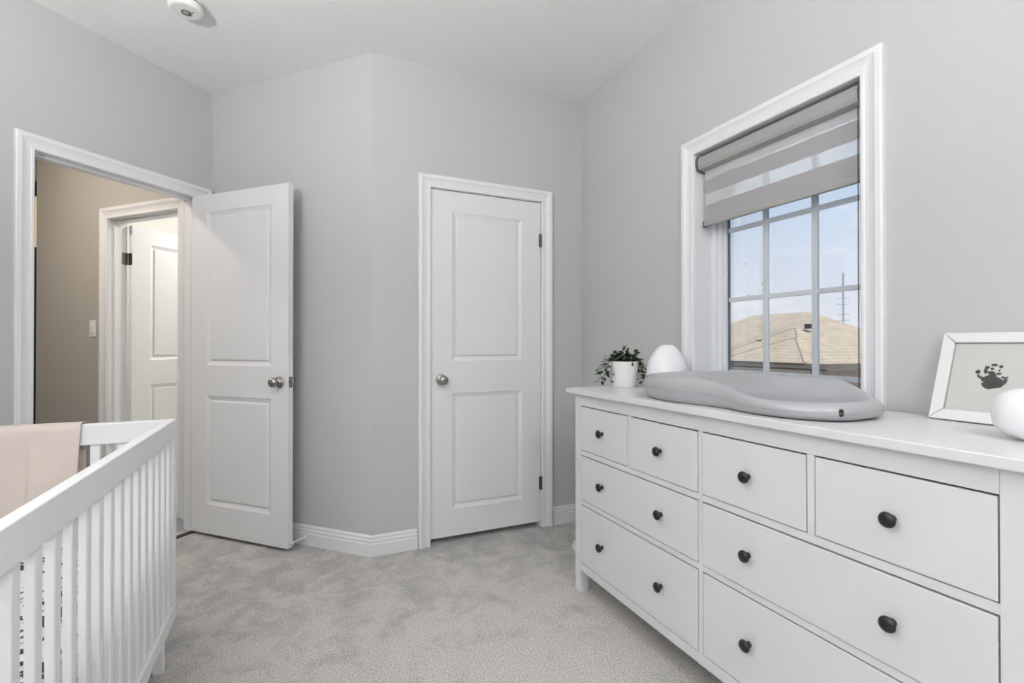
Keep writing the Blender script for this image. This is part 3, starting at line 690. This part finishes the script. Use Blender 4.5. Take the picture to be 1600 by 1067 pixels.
def crib_leg(x, y, sx, sy):
    m = MB(); a = .045; t = .030
    m.rings([[(x,y,0),(x+sx*t,y,0),(x+sx*t,y+sy*t,0),(x,y+sy*t,0)],[(x,y,z0),(x+sx*a,y,z0),(x+sx*a,y+sy*a,z0),(x,y+sy*a,z0)]], True, True, True)
    kid(m.build('leg', CRIBW, bevel=.003), cb)
crib_leg(CX-.016, CY-.085, -1, -1); crib_leg(CX-CW+.016, CY-.085, 1, -1); crib_leg(CX-.016, CY-CL+.085, -1, 1); crib_leg(CX-CW+.016, CY-CL+.085, 1, 1)
cpart('mattress_support', (CX-CW+RT+.002,CY-CL+RT+.002,.36),(CX-RT-.002,CY-RT-.002,.38), 0)
mt = thing('crib_mattress', 'mattress with a black and white patterned sheet inside the crib', 'mattress', (CX-CW/2,CY-CL/2,.38))
m = MB(); m.box((CX-CW+RT+.012,CY-CL+RT+.012,.381),(CX-RT-.012,CY-RT-.014,.50)); kid(m.build('fitted_sheet', SHEET, bevel=.03, seg=4), mt)

# blanket over the end rail
bk = MB(); rs = []
xs = [CX-.268 - i*.0072 for i in range(66)]
def cloth(y, z, x, k_, drop):
    w_ = .0035*math.sin(x*31+k_*2.1)*drop + .003*math.sin(x*13+1)*drop
    w_ += (-.007*math.exp(-((x+.795)/.006)**2) + .004*math.exp(-((x+.808)/.008)**2))*drop + .0012*math.sin(x*90+k_*3)*drop
    return w_
for x in xs:
    path = []
    ln = .33 + .03*math.sin(x*5)
    edge = max(0, 1-(CX-.268-x)/.03)
    for j in range(15):       # inside of the crib, bottom to top
        t = 1-j/14; zz = z3 + .003 - ln*t; dr_ = min(1, t*2)
        path.append((x - edge*.015*t + .0, CY-RT-.006 - .016*t + cloth(0,0,x,t*3,dr_), zz))
    path += [(x, CY-RT-.003, z3+.003), (x, CY-RT+.004, z3+.0065), (x, CY-.010, z3+.0068), (x, CY+.003, z3+.004)]
    for j in range(1,12):
        t = j/11; path.append((x, CY+.006+.010*t+cloth(0,0,x,t*3+4,min(1,t*2)), z3-.002-.25*t))
    rs.append(path)
bk.rings(rs, False)
bo = bk.build('baby_blanket', BLANK, smooth=True); sm_ = bo.modifiers.new('thick','SOLIDIFY'); sm_.thickness = .0035; sm_.offset = 0
tag(bo, 'pale pink beige blanket draped over the far end rail of the crib', 'blanket')

# ------------------------------------------------------------------ small white thing behind the dresser
wb = Vector((1.545,2.305,0))
m = MB(); m.lathe([(.001,0),(.118,0),(.122,.006),(.118,.020),(.092,.040),(.075,.070),(.070,.30),(.068,.302),(.064,.296),(.062,.02),(.001,.02)], Matrix.Translation(wb), 40)
tag(m.build('white_bin', WHITEP, smooth=True), 'white round bin with flared foot, almost hidden behind the left end of the dresser', 'bin')

# ------------------------------------------------------------------ outside
MB().box((2.2,-60,-3.2),(200,160,-3.0)).build('ground', GRASS, kind='structure')
GH = (14.9, 12.3, -3.0)
hs = thing('neighbour_house', 'neighbouring house with a tan shingled hip roof seen through the window', 'house', GH)
xe, xr_, xb = 13.0, 16.5, 20.0; ya_, yb_ = 8.40, 16.3; ze, zr = .62, 2.29; r0, r1 = 11.2, 13.48
m = MB()
m.rings([[(xe,ya_,ze-.02),(xb,ya_,ze-.02),(xb,yb_,ze-.02),(xe,yb_,ze-.02)],[(xe,ya_,ze),(xb,ya_,ze),(xb,yb_,ze),(xe,yb_,ze)]], True, True, False)
m.poly([(xe,ya_,ze),(xe,yb_,ze),(xr_,r1,zr),(xr_,r0,zr)]); m.poly([(xb,ya_,ze),(xb,yb_,ze),(xr_,r1,zr),(xr_,r0,zr)])
m.poly([(xe,ya_,ze),(xb,ya_,ze),(xr_,r0,zr)]); m.poly([(xe,yb_,ze),(xb,yb_,ze),(xr_,r1,zr)])
rf = kid(m.build('roof', ROOF), hs)
# two small front hips
RIDGE = mat('brown_ridge_caps', (.30,.25,.19), .9)
def hip(y0,y1,ya2,xa,za,xf):
    m = MB(); zt = ze+.005
    for q in ((xf,y1,zt),(xf+.0,y0,zt)):
        c = MB(); c.tube([q,(xa,ya2,za)], .022, 5); kid(c.build('ridge_caps', RIDGE), hs)
    m.poly([(xf,y0,zt),(xf,y1,zt),(xa,ya2,za)]); m.poly([(xf,y1,zt),(xa+.9,ya2+2.0,za),(xa,ya2,za)]); m.poly([(xf,y0,zt),(xa,ya2,za),(xa+.5,ya2-.75,za-.28)])
    m.poly([(xa,ya2,za),(xa+.9,ya2+2.0,za),(xa+1.2,ya2,za+.12),(xa+.5,ya2-.75,za-.28)])
    kid(m.build('roof_hip', ROOF), hs)
hip(9.0,12.6,10.35,14.55,1.66,12.97); hip(8.9,11.9,9.95,14.0,1.36,12.90)
m = MB(); m.box((xe-.06,ya_-.05,ze-.15),(xe,yb_+.05,ze)); m.box((xe,ya_-.06,ze-.20),(xb,ya_,ze)); m.box((xe,ya_,ze-.20),(xb,yb_,ze-.17)); kid(m.build('eave', FASCIA), hs)
m = MB(); m.box((xe+.5,ya_+.6,-3),(xb-.5,yb_-.6,ze-.17)); kid(m.build('brick_wall', BRICK), hs)
PANE = mat('dark_pane', (.18,.2,.22), .1)
for a, b in ((2.0,3.6),(4.6,6.0)):
    m = MB(); m.box((xe+.44,ya_+a,-1.2),(xe+.5,ya_+b,.10)); kid(m.build('window', PANE), hs)
m = MB(); m.tube([(xe-.03,ya_+.35,ze-.2),(xe+.15,ya_+.45,ze-.42),(xe+.45,ya_+.62,ze-.55),(xe+.45,ya_+.62,-2.9)], .04, 8); kid(m.build('downspout', mat('dark_downspout', (.10,.09,.08), .5)), hs)
for x,y,z in ((14.0,11.19,1.20),(14.7,10.00,1.70)):
    m = MB(); m.box((x-.08,y-.09,z-.06),(x+.08,y+.09,z+.09)); kid(m.build('roof_vent', VENT), hs)
# utility pole
up0 = Vector((90,54.8,-3)); up = thing('utility_pole', 'tall transmission pole with cross arms beyond the neighbouring roof', 'utility pole', tuple(up0))
m = MB(); m.tube([(90,54.8,-3),(90,54.8,14)], .17, 8); kid(m.build('mast', POLE), up)
for z in (5.4,6.5,8.3,9.4):
    m = MB(); m.tube([(90+.4,54.8-.85,z+.1),(90,54.8,z),(90-.4,54.8+.85,z+.1)], .05, 6); kid(m.build('cross_arm', POLE), up)
